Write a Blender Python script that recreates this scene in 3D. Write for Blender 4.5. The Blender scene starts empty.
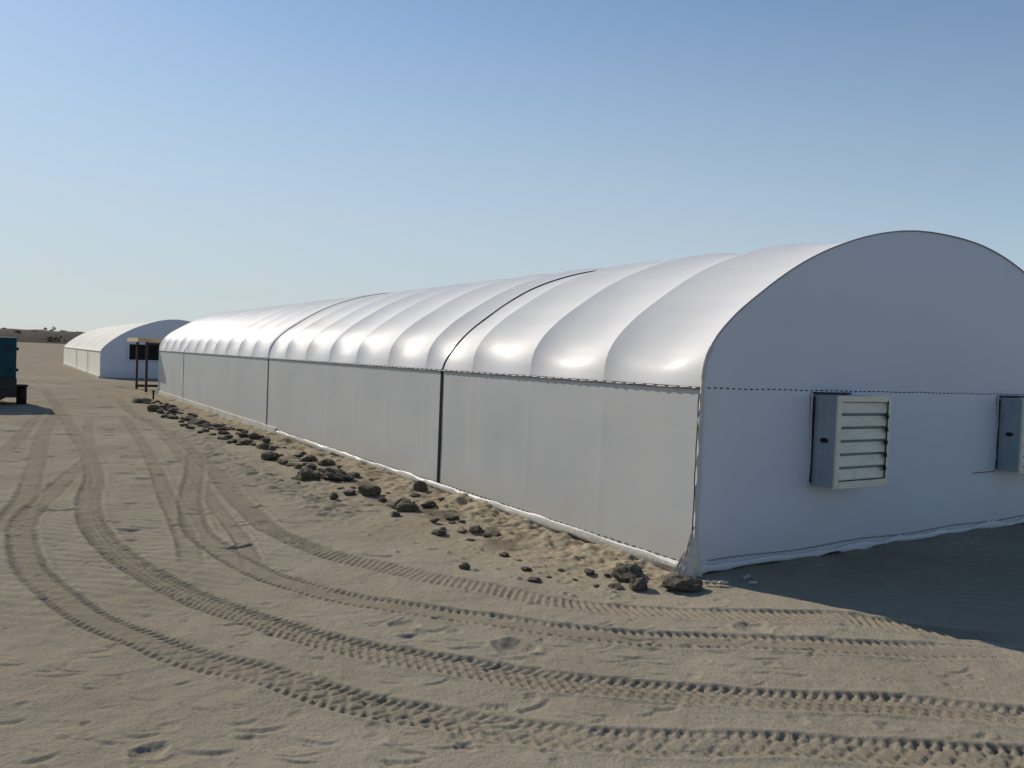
import bpy, bmesh, math, random
import numpy as np
from mathutils import Vector, Matrix

# ------------------------------------------------------------------ camera, sky, sun, exposure
C = bpy.context.scene
COL = C.collection
cam_data = bpy.data.cameras.new("camera")
cam = bpy.data.objects.new("camera", cam_data)
COL.objects.link(cam)
F = Vector((0.0, 0.99955189, -0.02993361)); R_ = Vector((0.99919785, 0.00119871, 0.04002782))
U_ = Vector((-0.04004577, 0.0299096, 0.9987501))
cam.matrix_world = Matrix(((R_.x, U_.x, -F.x, 0), (R_.y, U_.y, -F.y, 0), (R_.z, U_.z, -F.z, 2.0496), (0, 0, 0, 1)))
cam_data.sensor_width = 36.0
cam_data.lens = 36.0 * 799.4 / 1024.0
cam_data.clip_start = 0.05
cam_data.clip_end = 9000
C.camera = cam

YAW = 0.57212                        # the long houses are turned this much from the view
BX, BY = 1.84794, 7.81313            # near left corner of the big house
SUN_EL = math.radians(33.0)
SUN_DIR_AZ = YAW + math.radians(16.5)   # counter-clockwise from +Y
sun_vec = Vector((-math.sin(SUN_DIR_AZ) * math.cos(SUN_EL), math.cos(SUN_DIR_AZ) * math.cos(SUN_EL), math.sin(SUN_EL)))
world = bpy.data.worlds.new("World"); C.world = world; world.use_nodes = True
wn = world.node_tree.nodes; wl = world.node_tree.links
bg = wn["Background"]
sky = wn.new("ShaderNodeTexSky"); sky.sky_type = 'NISHITA'; sky.sun_disc = False
sky.sun_elevation = SUN_EL
sky.sun_rotation = -SUN_DIR_AZ        # clockwise from +Y
sky.altitude = 0; sky.air_density = 1.0; sky.dust_density = 0.15; sky.ozone_density = 1.8
# dusty desert air: the sky pales to one grey-blue tone close to the horizon, all round
geo = wn.new("ShaderNodeTexCoord"); sep = wn.new("ShaderNodeSeparateXYZ"); wl.new(geo.outputs["Generated"], sep.inputs[0])
ramp = wn.new("ShaderNodeMapRange"); ramp.interpolation_type = 'SMOOTHSTEP'
ramp.inputs[1].default_value = 0.0; ramp.inputs[2].default_value = 0.52; ramp.inputs[3].default_value = 0.88; ramp.inputs[4].default_value = 0.10
wl.new(sep.outputs[2], ramp.inputs[0])
pale = wn.new("ShaderNodeMix"); pale.data_type = 'RGBA'; 
sunw = wn.new("ShaderNodeVectorMath"); sunw.operation = 'DOT_PRODUCT'; wl.new(geo.outputs["Generated"], sunw.inputs[0])
sunw.inputs[1].default_value = (-math.sin(SUN_DIR_AZ), math.cos(SUN_DIR_AZ), 0)
sidew = wn.new("ShaderNodeMapRange"); sidew.interpolation_type = 'SMOOTHSTEP'
sidew.inputs[1].default_value = -0.5; sidew.inputs[2].default_value = 0.75; sidew.inputs[3].default_value = 0.25; sidew.inputs[4].default_value = 1.0
wl.new(sunw.outputs["Value"], sidew.inputs[0])
pw = wn.new("ShaderNodeMath"); pw.operation = 'MULTIPLY'; wl.new(ramp.outputs[0], pw.inputs[0]); wl.new(sidew.outputs[0], pw.inputs[1])
wl.new(pw.outputs[0], pale.inputs[0])
hs = wn.new("ShaderNodeHueSaturation"); hs.inputs["Saturation"].default_value = 1.14; hs.inputs["Hue"].default_value = 0.499; wl.new(sky.outputs[0], hs.inputs["Color"])
wl.new(hs.outputs[0], pale.inputs[6]); pale.inputs[7].default_value = (4.35, 4.9, 5.3, 1)
wl.new(pale.outputs[2], bg.inputs[0]); bg.inputs[1].default_value = 0.116
sd = bpy.data.lights.new("sun", 'SUN'); sd.energy = 4.8; sd.angle = math.radians(0.53); sd.color = (1.0, 0.91, 0.77)
sun = bpy.data.objects.new("sun", sd); COL.objects.link(sun)
sun.rotation_euler = (-sun_vec).to_track_quat('-Z', 'Y').to_euler()
sun.location = sun_vec * 60
C.view_settings.view_transform = 'Standard'; C.view_settings.look = 'None'
C.view_settings.exposure = 0.0; C.view_settings.gamma = 1.0; C.view_settings.use_curve_mapping = False
C.render.engine = 'CYCLES'
C.cycles.max_bounces = 8; C.cycles.use_denoising = True

# ------------------------------------------------------------------ helpers
rng = random.Random(11)
EX = Vector((math.cos(YAW), math.sin(YAW), 0)); EY = Vector((-math.sin(YAW), math.cos(YAW), 0))

def empty(name, loc=(0, 0, 0), rotz=0.0, parent=None):
    o = bpy.data.objects.new(name, None); COL.objects.link(o)
    o.location = loc; o.rotation_euler = (0, 0, rotz); o.empty_display_size = 0.2
    if parent: o.parent = parent
    return o

def tag(o, label=None, cat=None, group=None, kind=None):
    if label: o['label'] = label
    if cat: o['category'] = cat
    if group: o['group'] = group
    if kind: o['kind'] = kind
    return o

class MB:
    """collects shapes into one mesh"""
    def __init__(s): s.v = []; s.f = []
    def quad_grid(s, P):
        """P: array rows x cols x 3"""
        P = np.asarray(P, float); n, m = P.shape[:2]; b = len(s.v)
        s.v.extend(map(tuple, P.reshape(-1, 3)))
        for i in range(n - 1):
            for j in range(m - 1):
                s.f.append((b + i * m + j, b + i * m + j + 1, b + (i + 1) * m + j + 1, b + (i + 1) * m + j))
        return s
    def box(s, c, size, rot=None):
        b = len(s.v); hx, hy, hz = size[0] / 2, size[1] / 2, size[2] / 2
        for x in (-hx, hx):
            for y in (-hy, hy):
                for z in (-hz, hz):
                    p = Vector((x, y, z))
                    if rot is not None: p = rot @ p
                    s.v.append((p.x + c[0], p.y + c[1], p.z + c[2]))
        for q in ((0, 1, 3, 2), (4, 6, 7, 5), (0, 4, 5, 1), (2, 3, 7, 6), (0, 2, 6, 4), (1, 5, 7, 3)):
            s.f.append(tuple(b + i for i in q))
        return s
    def bar(s, a, c, w, h=None):
        a = Vector(a); c = Vector(c); d = c - a
        return s.box((a + c) / 2, (w, h or w, d.length), d.to_track_quat('Z', 'Y').to_matrix())
    def tube(s, pts, r, n=8, cap=True):
        pts = [Vector(p) for p in pts]; b = len(s.v); up = None
        rr = r if isinstance(r, (list, tuple)) else [r] * len(pts)
        for i, p in enumerate(pts):
            d = (pts[min(i + 1, len(pts) - 1)] - pts[max(i - 1, 0)]).normalized()
            if up is None: up = Vector((0, 0, 1)) if abs(d.z) < .9 else Vector((1, 0, 0))
            x = d.cross(up).normalized(); y = x.cross(d).normalized(); up = y
            for k in range(n):
                a = 2 * math.pi * k / n
                q = p + (x * math.cos(a) + y * math.sin(a)) * rr[i]; s.v.append(tuple(q))
        for i in range(len(pts) - 1):
            for k in range(n):
                k2 = (k + 1) % n
                s.f.append((b + i * n + k, b + i * n + k2, b + (i + 1) * n + k2, b + (i + 1) * n + k))
        if cap:
            s.f.append(tuple(b + k for k in range(n))[::-1]); s.f.append(tuple(b + (len(pts) - 1) * n + k for k in range(n)))
        return s
    def lathe(s, c, axis, prof, n=28):
        """prof: (offset along axis, radius)"""
        axis = Vector(axis).normalized(); t = Vector((0, 0, 1)) if abs(axis.z) < .9 else Vector((1, 0, 0))
        x = axis.cross(t).normalized(); y = axis.cross(x); c = Vector(c); b = len(s.v)
        for (o, r) in prof:
            for k in range(n):
                a = 2 * math.pi * k / n
                s.v.append(tuple(c + axis * o + (x * math.cos(a) + y * math.sin(a)) * max(r, 1e-4)))
        for i in range(len(prof) - 1):
            for k in range(n):
                k2 = (k + 1) % n
                s.f.append((b + i * n + k, b + i * n + k2, b + (i + 1) * n + k2, b + (i + 1) * n + k))
        return s
    def build(s, name, mat, parent=None, smooth=False, bevel=0.0, recalc=True):
        me = bpy.data.meshes.new(name); me.from_pydata(s.v, [], s.f); me.update()
        if recalc or bevel:
            bm = bmesh.new(); bm.from_mesh(me)
            if bevel:
                bmesh.ops.bevel(bm, geom=bm.edges[:], offset=bevel, segments=2, affect='EDGES', profile=0.6)
            bmesh.ops.recalc_face_normals(bm, faces=bm.faces[:]); bm.to_mesh(me); bm.free()
        if smooth: me.polygons.foreach_set("use_smooth", [True] * len(me.polygons))
        me.materials.append(mat)
        o = bpy.data.objects.new(name, me); COL.objects.link(o)
        if parent: o.parent = parent
        return o

# -- value noise in numpy
def _hash(ix, iy, seed):
    h = (ix.astype(np.int64) * 374761393 + iy.astype(np.int64) * 668265263 + seed * 974634777) & 0xFFFFFFFF
    h = ((h ^ (h >> 13)) * 1274126177) & 0xFFFFFFFF
    return ((h ^ (h >> 16)) & 0xFFFF) / 65535.0 * 2 - 1
def noise(x, y, seed=0):
    ix = np.floor(x); iy = np.floor(y); fx = x - ix; fy = y - iy
    ix = ix.astype(np.int64); iy = iy.astype(np.int64)
    fx = fx * fx * fx * (fx * (fx * 6 - 15) + 10); fy = fy * fy * fy * (fy * (fy * 6 - 15) + 10)
    a = _hash(ix, iy, seed); b = _hash(ix + 1, iy, seed); c = _hash(ix, iy + 1, seed); d = _hash(ix + 1, iy + 1, seed)
    return (a * (1 - fx) + b * fx) * (1 - fy) + (c * (1 - fx) + d * fx) * fy
def fbm(x, y, seed=0, oct=3):
    s = 0; a = 1.0
    for i in range(oct):
        s = s + a * noise(x * 2 ** i, y * 2 ** i, seed + i * 7); a *= .5
    return s
def sstep(a, b, x):
    t = np.clip((x - a) / (b - a), 0, 1); return t * t * (3 - 2 * t)

# ------------------------------------------------------------------ materials
def mat(name, base, rough=.6, spec=.5, metal=0.0, var=None, bump=None, coat=0.0, coat_rough=.1, transl=0.0, splash=None):
    """var: list of (scale xyz, second colour, low, high, detail); bump: (scale, strength, distance)"""
    m = bpy.data.materials.new(name); m.use_nodes = True
    n = m.node_tree.nodes; l = m.node_tree.links; b = n["Principled BSDF"]
    b.inputs["Roughness"].default_value = rough; b.inputs["Metallic"].default_value = metal
    b.inputs["Specular IOR Level"].default_value = spec
    b.inputs["Coat Weight"].default_value = coat; b.inputs["Coat Roughness"].default_value = coat_rough
    tc = n.new("ShaderNodeTexCoord")
    rgb = n.new("ShaderNodeRGB"); rgb.outputs[0].default_value = (*base, 1); cur = rgb.outputs[0]
    for (sc, c2, lo, hi, det) in (var or []):
        mp = n.new("ShaderNodeMapping"); mp.inputs["Scale"].default_value = sc; l.new(tc.outputs["Object"], mp.inputs[0])
        nt = n.new("ShaderNodeTexNoise"); nt.inputs["Scale"].default_value = 1; nt.inputs["Detail"].default_value = det
        l.new(mp.outputs[0], nt.inputs[0])
        mr = n.new("ShaderNodeMapRange"); mr.inputs[1].default_value = lo; mr.inputs[2].default_value = hi
        l.new(nt.outputs[0], mr.inputs[0])
        mx = n.new("ShaderNodeMix"); mx.data_type = 'RGBA'; l.new(mr.outputs[0], mx.inputs[0])
        l.new(cur, mx.inputs[6]); mx.inputs[7].default_value = (*c2, 1); cur = mx.outputs[2]
    if splash:           # dried sand splash along the foot, ragged upper edge
        sx = n.new("ShaderNodeSeparateXYZ"); l.new(tc.outputs["Object"], sx.inputs[0])
        nt = n.new("ShaderNodeTexNoise"); nt.inputs["Scale"].default_value = 2.3; nt.inputs["Detail"].default_value = 6; l.new(tc.outputs["Object"], nt.inputs[0])
        ma = n.new("ShaderNodeMath"); ma.operation = 'MULTIPLY_ADD'; l.new(nt.outputs[0], ma.inputs[0]); ma.inputs[1].default_value = -.75; l.new(sx.outputs[2], ma.inputs[2])
        mr = n.new("ShaderNodeMapRange"); l.new(ma.outputs[0], mr.inputs[0]); mr.inputs[1].default_value = -.28; mr.inputs[2].default_value = .18
        mr.inputs[3].default_value = splash; mr.inputs[4].default_value = 0
        mx = n.new("ShaderNodeMix"); mx.data_type = 'RGBA'; l.new(mr.outputs[0], mx.inputs[0]); l.new(cur, mx.inputs[6]); mx.inputs[7].default_value = (.42, .35, .25, 1); cur = mx.outputs[2]
    l.new(cur, b.inputs["Base Color"])
    if bump:
        nt = n.new("ShaderNodeTexNoise"); nt.inputs["Scale"].default_value = bump[0]; nt.inputs["Detail"].default_value = 4
        l.new(tc.outputs["Object"], nt.inputs[0])
        bp = n.new("ShaderNodeBump"); bp.inputs["Strength"].default_value = bump[1]; bp.inputs["Distance"].default_value = bump[2]
        l.new(nt.outputs[0], bp.inputs["Height"]); l.new(bp.outputs[0], b.inputs["Normal"])
    if transl:
        t = n.new("ShaderNodeBsdfTranslucent"); l.new(cur, t.inputs[0])
        ms = n.new("ShaderNodeMixShader"); ms.inputs[0].default_value = transl
        l.new(b.outputs[0], ms.inputs[1]); l.new(t.outputs[0], ms.inputs[2])
        l.new(ms.outputs[0], n["Material Output"].inputs[0])
    return m

M = {}
M['roof_film'] = mat("glossy_white_film", (.58, .572, .57), .46, .07, coat=.03, coat_rough=.22,
                     var=[((.5, .12, .5), (.55, .55, .57), .4, .7, 3), ((3, .3, 3), (.605, .595, .59), .45, .75, 2)], bump=(6, .05, .01))
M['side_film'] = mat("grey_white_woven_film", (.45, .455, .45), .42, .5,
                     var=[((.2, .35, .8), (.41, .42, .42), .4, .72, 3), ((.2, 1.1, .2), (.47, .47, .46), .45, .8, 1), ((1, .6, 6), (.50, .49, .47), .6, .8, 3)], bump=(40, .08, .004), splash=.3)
M['gable_film'] = mat("white_end_film", (.57, .57, .625), .5, .4,
                      var=[((.5, .5, .5), (.53, .535, .59), .4, .7, 3)], bump=(5, .12, .02), splash=.2)
M['white_plastic'] = mat("white_plastic_sheet", (.44, .43, .40), .5, .4, var=[((6, 6, 14), (.55, .50, .42), .52, .75, 4)], bump=(18, .35, .02))
M['board'] = mat("dusty_white_board", (.46, .44, .40), .7, .3, var=[((5, 1.5, 5), (.38, .34, .27), .48, .66, 4)], bump=(15, .3, .01))
M['black_strap'] = mat("black_webbing", (.008, .009, .012), .9, .1)
M['dark_strap'] = mat("dark_grey_webbing", (.05, .055, .06), .6, .3)
M['grey_strap'] = mat("grey_webbing", (.20, .20, .21), .6, .3)
M['seam'] = mat("dark_seam_tape", (.07, .065, .07), .6, .3)
M['lace'] = mat("white_lacing_cord", (.62, .60, .57), .6, .3)
M['dark_lace'] = mat("dark_lacing_gap", (.03, .035, .045), .7, .2)
M['galv'] = mat("galvanised_blue_grey", (.26, .32, .365), .42, .5, metal=.35, var=[((3, 3, 9), (.31, .37, .42), .4, .7, 3)])
M['shutter'] = mat("dusty_cream_shutter", (.70, .63, .51), .5, .4, var=[((5, 5, 12), (.60, .54, .44), .45, .7, 3)])
M['rod'] = mat("blue_grey_rod", (.16, .24, .33), .4, .5)
M['black'] = mat("matt_black", (.008, .008, .009), .7, .3)
M['teal'] = mat("teal_paint", (.002, .045, .060), .6, .25, var=[((4, 4, 4), (.003, .038, .052), .45, .7, 3)])
M['chassis'] = mat("black_painted_steel", (.012, .012, .012), .55, .4, var=[((6, 6, 6), (.03, .027, .022), .5, .75, 3)])
M['rubber'] = mat("tyre_rubber", (.015, .015, .015), .85, .3, var=[((5, 5, 5), (.05, .045, .035), .5, .8, 3)])
M['steel'] = mat("grey_steel", (.35, .35, .36), .4, .5, metal=.6)
M['red_glass'] = mat("red_lens", (.10, .004, .004), .25, .5)
M['rust_post'] = mat("red_brown_painted_timber", (.075, .028, .02), .6, .4, var=[((9, 9, 2), (.04, .018, .014), .45, .7, 3)])
M['plywood'] = mat("pale_plywood", (.58, .45, .24), .65, .3, var=[((2, 9, 9), (.42, .32, .19), .4, .7, 4)])
M['cool_pad'] = mat("black_cooling_pad", (.010, .010, .011), .9, .15, var=[((8, 8, 30), (.02, .02, .022), .4, .7, 2)], bump=(40, .4, .01))
M['far_roof'] = mat("cream_white_film", (.80, .77, .70), .9, .0, var=[((.4, 2.0, .4), (.70, .67, .60), .45, .7, 3)])
M['far_side'] = mat("dusty_cream_film", (.80, .75, .64), .6, .3, var=[((.3, 1.6, .3), (.70, .64, .53), .45, .7, 3)])
M['clod'] = mat("dry_dark_clay", (.118, .10, .075), .95, .2, var=[((5, 5, 5), (.075, .062, .046), .42, .62, 5), ((16, 16, 16), (.22, .18, .125), .55, .72, 3)], bump=(30, .7, .02))
M['foliage'] = mat("dusty_desert_foliage", (.040, .043, .027), .9, .2, var=[((2, 2, 2), (.035, .04, .022), .4, .65, 3)])
M['stem'] = mat("grey_brown_stem", (.10, .075, .05), .9, .2)
M['hill'] = mat("dark_brown_scrub_earth", (.027, .020, .018), .95, .1, var=[((.03, .03, .2), (.020, .017, .014), .4, .6, 5), ((.15, .15, .3), (.036, .028, .023), .55, .72, 4)])

def sand_material():
    m = bpy.data.materials.new("dry_sand"); m.use_nodes = True
    n = m.node_tree.nodes; l = m.node_tree.links; b = n["Principled BSDF"]
    b.inputs["Roughness"].default_value = .92; b.inputs["Specular IOR Level"].default_value = .0
    tc = n.new("ShaderNodeTexCoord")
    def nz(scale, det, rough=.55):
        t = n.new("ShaderNodeTexNoise"); t.inputs["Detail"].default_value = det; t.inputs["Roughness"].default_value = rough
        mp = n.new("ShaderNodeMapping"); mp.inputs["Scale"].default_value = scale if isinstance(scale, tuple) else (scale,) * 3
        l.new(tc.outputs["Object"], mp.inputs[0]); l.new(mp.outputs[0], t.inputs[0]); t.inputs["Scale"].default_value = 1
        return t.outputs[0]
    def rng_(s, lo, hi):
        r = n.new("ShaderNodeMapRange"); r.inputs[1].default_value = lo; r.inputs[2].default_value = hi; l.new(s, r.inputs[0]); return r.outputs[0]
    def mix(fac, a, c):
        x = n.new("ShaderNodeMix"); x.data_type = 'RGBA'; l.new(fac, x.inputs[0])
        if isinstance(a, tuple): x.inputs[6].default_value = (*a, 1)
        else: l.new(a, x.inputs[6])
        if isinstance(c, tuple): x.inputs[7].default_value = (*c, 1)
        else: l.new(c, x.inputs[7])
        return x.outputs[2]
    c = mix(rng_(nz(.55, 5), .35, .68), SAND_A, SAND_B)
    c = mix(rng_(nz((.06, .22, 1), 4), .5, .72), c, SAND_C)
    fine = mix(rng_(nz(70, 3, .7), .3, .7), (.80, .79, .77), (1.12, 1.12, 1.12))
    mu = n.new("ShaderNodeMix"); mu.data_type = 'RGBA'; mu.blend_type = 'MULTIPLY'; mu.inputs[0].default_value = .8
    l.new(c, mu.inputs[6]); l.new(fine, mu.inputs[7]); c = mu.outputs[2]
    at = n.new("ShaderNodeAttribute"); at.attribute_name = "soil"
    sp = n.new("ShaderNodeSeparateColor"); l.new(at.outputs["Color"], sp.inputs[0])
    c = mix(sp.outputs[0], c, SAND_DUG)
    c = mix(sp.outputs[1], c, SAND_TRACK_SHADE)  # darker tone in the tracks, painted shade of the tread lugs
    c = mix(sp.outputs[2], c, SAND_CLAY)
    l.new(c, b.inputs["Base Color"])
    bp = n.new("ShaderNodeBump"); bp.inputs["Strength"].default_value = .75; bp.inputs["Distance"].default_value = .014
    l.new(nz(45, 6, .7), bp.inputs["Height"])
    b2 = n.new("ShaderNodeBump"); b2.inputs["Strength"].default_value = .35; b2.inputs["Distance"].default_value = .05
    l.new(nz(7, 5, .6), b2.inputs["Height"]); l.new(bp.outputs[0], b2.inputs["Normal"])
    l.new(b2.outputs[0], b.inputs["Normal"])
    return m
SAND_A = (.282, .249, .193); SAND_B = (.243, .211, .159); SAND_C = (.302, .269, .212)
SAND_DUG = (.315, .262, .178); SAND_TRACK_SHADE = (.192, .163, .122); SAND_CLAY = (.125, .105, .08)
M['sand'] = sand_material()

# ------------------------------------------------------------------ ground: one sheet, finer close to where people walk
T1 = [(-15.59, 31.65), (-11.97, 25.08), (-7.25, 17.54), (-4.94, 13.41), (-3.28, 10.17), (-2.34, 8.63), (-1.66, 7.99), (-1.22, 7.74), (-0.66, 7.33), (-0.07, 7.03), (0.62, 6.71), (1.23, 6.63), (1.81, 6.59), (2.44, 6.57), (2.86, 6.57), (3.09, 6.47), (3.52, 6.38), (3.97, 6.31), (4.52, 6.2)]
T2 = [(-6.14, 15.63), (-5.07, 12.9), (-3.97, 10.02), (-3.28, 8.61), (-2.64, 7.75), (-1.92, 7.05), (-1.01, 6.5), (-0.56, 6.32), (-0.05, 6.16), (0.41, 6.01), (0.8, 5.95), (1.19, 5.93), (1.72, 5.95), (2.16, 5.93), (2.58, 5.9), (3.46, 5.91), (4.12, 5.94)]
T3 = [(-20.54, 35.07), (-14.02, 24.76), (-9.86, 18.08), (-7.46, 14.23), (-6.2, 11.95), (-5.3, 10.08), (-4.6, 8.87), (-3.84, 7.84), (-3.18, 7.12), (-2.55, 6.54), (-1.94, 6.08), (-1.26, 5.61), (-0.62, 5.35), (-0.03, 5.16), (0.39, 5.02), (0.79, 4.97), (1.19, 4.95), (1.75, 4.91), (2.37, 4.9), (3.19, 4.8), (3.6, 4.73)]
T4 = [(-7.6, 14.64), (-7.19, 13.49), (-5.99, 10.35), (-5.57, 9.25), (-4.81, 7.92), (-4.19, 7.07), (-3.56, 6.4), (-3.06, 5.93), (-2.63, 5.63), (-2.19, 5.33), (-1.83, 5.15), (-1.5, 5.01), (-1.06, 4.76), (-0.64, 4.56), (-0.26, 4.46), (0.11, 4.35), (0.58, 4.28), (1.04, 4.28), (1.55, 4.32), (1.91, 4.3), (2.44, 4.26), (2.84, 4.25), (3.22, 4.21)]
T5 = [(-14.9, 26.38), (-12.45, 21.72), (-9.18, 15.59), (-7.52, 12.65), (-6.2, 10.23), (-5.55, 8.8), (-5.19, 7.69)]
T6 = [(-11.84, 24.19), (-9.06, 19.22), (-6.33, 14.17), (-4.45, 10.48), (-3.35, 8.36), (-2.81, 7.18)]
T7 = [(-9.04, 14.15), (-10.11, 16.39), (-11.69, 19.41), (-14.02, 23.77)]
CLODS = [(-1.35, 12.12, 0.25), (-1.38, 10.57, 0.334), (-1.05, 10.72, 0.234), (-0.69, 10.05, 0.206), (-0.35, 9.35, 0.225), (-0.53, 9.37, 0.113), (-0.14, 9.28, 0.201), (-0.78, 9.16, 0.199), (-0.39, 7.72, 0.13), (0.21, 7.74, 0.112), (0.27, 7.36, 0.142), (0.82, 7.69, 0.13), (1.15, 7.56, 0.322), (1.03, 7.27, 0.159), (1.23, 7.27, 0.178), (1.62, 7.2, 0.418), (0.85, 7.31, 0.08), (-0.02, 8.38, 0.121), (-2.83, 12.74, 0.472), (-2.0, 11.52, 0.352), (-2.31, 11.62, 0.228), (-2.45, 11.17, 0.138), (-3.45, 13.84, 0.258), (-3.69, 13.9, 0.243), (-3.22, 12.74, 0.317), (-3.42, 12.8, 0.16), (-4.49, 15.05, 0.378), (-5.09, 16.53, 0.25), (-4.95, 16.77, 0.232), (-4.06, 14.46, 0.253), (-4.02, 15.2, 0.152), (-5.79, 18.12, 0.321), (-5.71, 17.28, 0.417), (-6.44, 17.86, 0.275), (-6.03, 17.37, 0.266), (-7.54, 20.51, 0.316), (-7.29, 18.95, 0.391), (-8.26, 21.1, 0.601), (-9.68, 22.88, 0.419), (-10.88, 25.78, 0.337), (-11.26, 25.04, 0.397), (-13.21, 28.26, 0.489), (-1.32, 10.38, 0.353), (-1.41, 10.03, 0.146), (-1.33, 11.59, 0.169), (-13.31, 28.86, 0.306), (-10.73, 24.41, 0.289), (-10.0, 23.1, 0.334), (-8.35, 20.43, 0.239), (-7.92, 19.75, 0.256), (-7.81, 20.69, 0.266), (-6.4, 18.11, 0.208), (-5.8, 17.05, 0.195), (-6.92, 18.6, 0.215), (-4.22, 14.69, 0.221), (-3.9, 14.23, 0.213), (-3.07, 13.0, 0.209), (-2.54, 12.11, 0.134), (-1.77, 11.24, 0.137), (-2.16, 11.83, 0.174), (-10.86, 25.29, 0.232), (-8.98, 21.76, 0.227), (-0.75, 9.44, 0.103), (-0.23, 9.21, 0.111), (0.15, 8.16, 0.079), (0.42, 7.55, 0.064), (0.67, 7.49, 0.072), (0.99, 7.67, 0.065), (0.55, 7.83, 0.057), (-0.4, 8.97, 0.097)]


def spline(P, step=.012):
    P = np.array(P, float); out = []
    Q = np.vstack([2 * P[0] - P[1], P, 2 * P[-1] - P[-2]])
    for i in range(1, len(Q) - 2):
        a, b, c, d = Q[i - 1], Q[i], Q[i + 1], Q[i + 2]
        k = max(2, int(np.linalg.norm(c - b) / .05)); t = np.linspace(0, 1, k, endpoint=False)[:, None]
        # centripetal-ish: scale tangents by neighbouring spans
        lb, lc, ld = np.linalg.norm(b - a), np.linalg.norm(c - b), np.linalg.norm(d - c)
        m1 = lc * ((b - a) / max(lb, 1e-6) * lc + (c - b) / lc * lb) / (lb + lc)
        m2 = lc * ((c - b) / lc * ld + (d - c) / max(ld, 1e-6) * lc) / (lc + ld)
        out.append((2 * t**3 - 3 * t**2 + 1) * b + (t**3 - 2 * t**2 + t) * m1 + (-2 * t**3 + 3 * t**2) * c + (t**3 - t**2) * m2)
    return np.vstack(out + [P[-1:]])

R0, R1, RATIO = 2.4, 62.0, 1.0021
TH0, TH1, DTH = math.radians(-50), math.radians(50), .0021      # measured from +Y, clockwise
nr = int(math.log(R1 / R0) / math.log(RATIO)) + 1
radii = np.concatenate([[.02, .5, 1.0, 1.5, 2.0], R0 * RATIO ** np.arange(nr)])
f0 = 5
while radii[-1] < 6000: radii = np.append(radii, radii[-1] * 1.09)
nth = int((TH1 - TH0) / DTH) + 1
fine_th = TH0 + DTH * np.arange(nth)
coarse = np.linspace(fine_th[-1], TH0 + 2 * math.pi, 90)[1:-1]
ths = np.concatenate([fine_th, coarse])
RR, TT = np.meshgrid(radii, ths, indexing='ij')
GX = RR * np.sin(TT); GY = RR * np.cos(TT)
HZ = np.zeros_like(GX); SOIL = np.zeros_like(GX); TRK_SHADE = np.zeros_like(GX); CLAY = np.zeros_like(GX)
fs = (slice(f0, f0 + nr), slice(0, nth))
X = GX[fs]; Y = GY[fs]; r_ = RR[fs]
LX = (X - BX) * EX.x + (Y - BY) * EX.y; LY = (X - BX) * EY.x + (Y - BY) * EY.y     # house frame
edge = sstep(R0, 3.2, r_) * (1 - sstep(48, 61, r_)) * sstep(0, .06, fine_th[None, :] - TH0) * sstep(0, .06, TH1 - fine_th[None, :])
h = .03 * fbm(X * .35, Y * .35, 3, 3) + .011 * fbm(X * 1.6, Y * 1.6, 5, 3) + .0028 * fbm(X * 8, Y * 8, 9, 3)
# wind ripples where the sand lies open
rw = noise(X * .9, Y * .9, 21) * 1.4 + noise(X * 3, Y * 3, 22) * .5
h += .004 * sstep(-.2, .7, noise(X * .25 + 4, Y * .25, 23)) * np.sin(2 * np.pi * (X * .45 + Y * 3.4) / .55 + rw * 2.4)
# spoil bank along the side wall and low drift along the end wall
gap = np.where((LX < 0) & (LY > -.4), -LX, 9.0)
bank = np.exp(-(gap / .85) ** 2) * sstep(-.5, .6, LY) * (1 - sstep(31, 33, LY))
farlow = 1 - .75 * sstep(12, 22, LY)
lump = fbm(X * 3.2, Y * 3.2, 31, 4)
h += bank * (-.004 - .03 * (1 - farlow) + .045 * lump + .022 * fbm(X * 11, Y * 11, 37, 3))
dug = np.exp(-(gap / 1.25) ** 2) * sstep(-.9, .5, LY) * (1 - sstep(32, 34, LY))
dug = np.clip(dug * (1.0 + .5 * noise(X * 2.2, Y * 2.2, 41)), 0, 1)
front = np.where((LX > -.3) & (LX < 9) & (LY < .05), -LY, 9.0)
h += np.exp(-(np.maximum(front, 0) / .35) ** 2) * sstep(.2, 1.2, LX) * (.012 + .016 * fbm(X * 2.5, Y * 2.5, 51, 3)) * np.where(front < 8, 1, 0)
# churned strip between the tracks and the clods
ch = np.exp(-((gap - 1.9 - .35 * noise(LY * .8, LX * 0, 61)) / .5) ** 2) * sstep(2.5, 5, LY) * (1 - sstep(14, 19, LY)) * np.where(gap < 8, 1, 0)
h += ch * (.03 * fbm(X * 5, Y * 5, 63, 3) + .012 * fbm(X * 17, Y * 17, 64, 2))
h *= 1 - .5 * sstep(30, 50, r_)
h *= edge

def patch(x, y, rad):
    d = math.hypot(x, y)
    if d - rad < R0 or d > R1 - 2: return None
    i0 = int(math.log(max(d - rad, R0) / R0) / math.log(RATIO)); i1 = int(math.log((d + rad) / R0) / math.log(RATIO)) + 2
    th = math.atan2(x, y); w = rad / d + .003
    j0 = int((th - w - TH0) / DTH); j1 = int((th + w - TH0) / DTH) + 2
    if j1 <= 0 or j0 >= nth: return None
    return slice(max(i0, 0), min(i1, nr)), slice(max(j0, 0), min(j1, nth))

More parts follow.
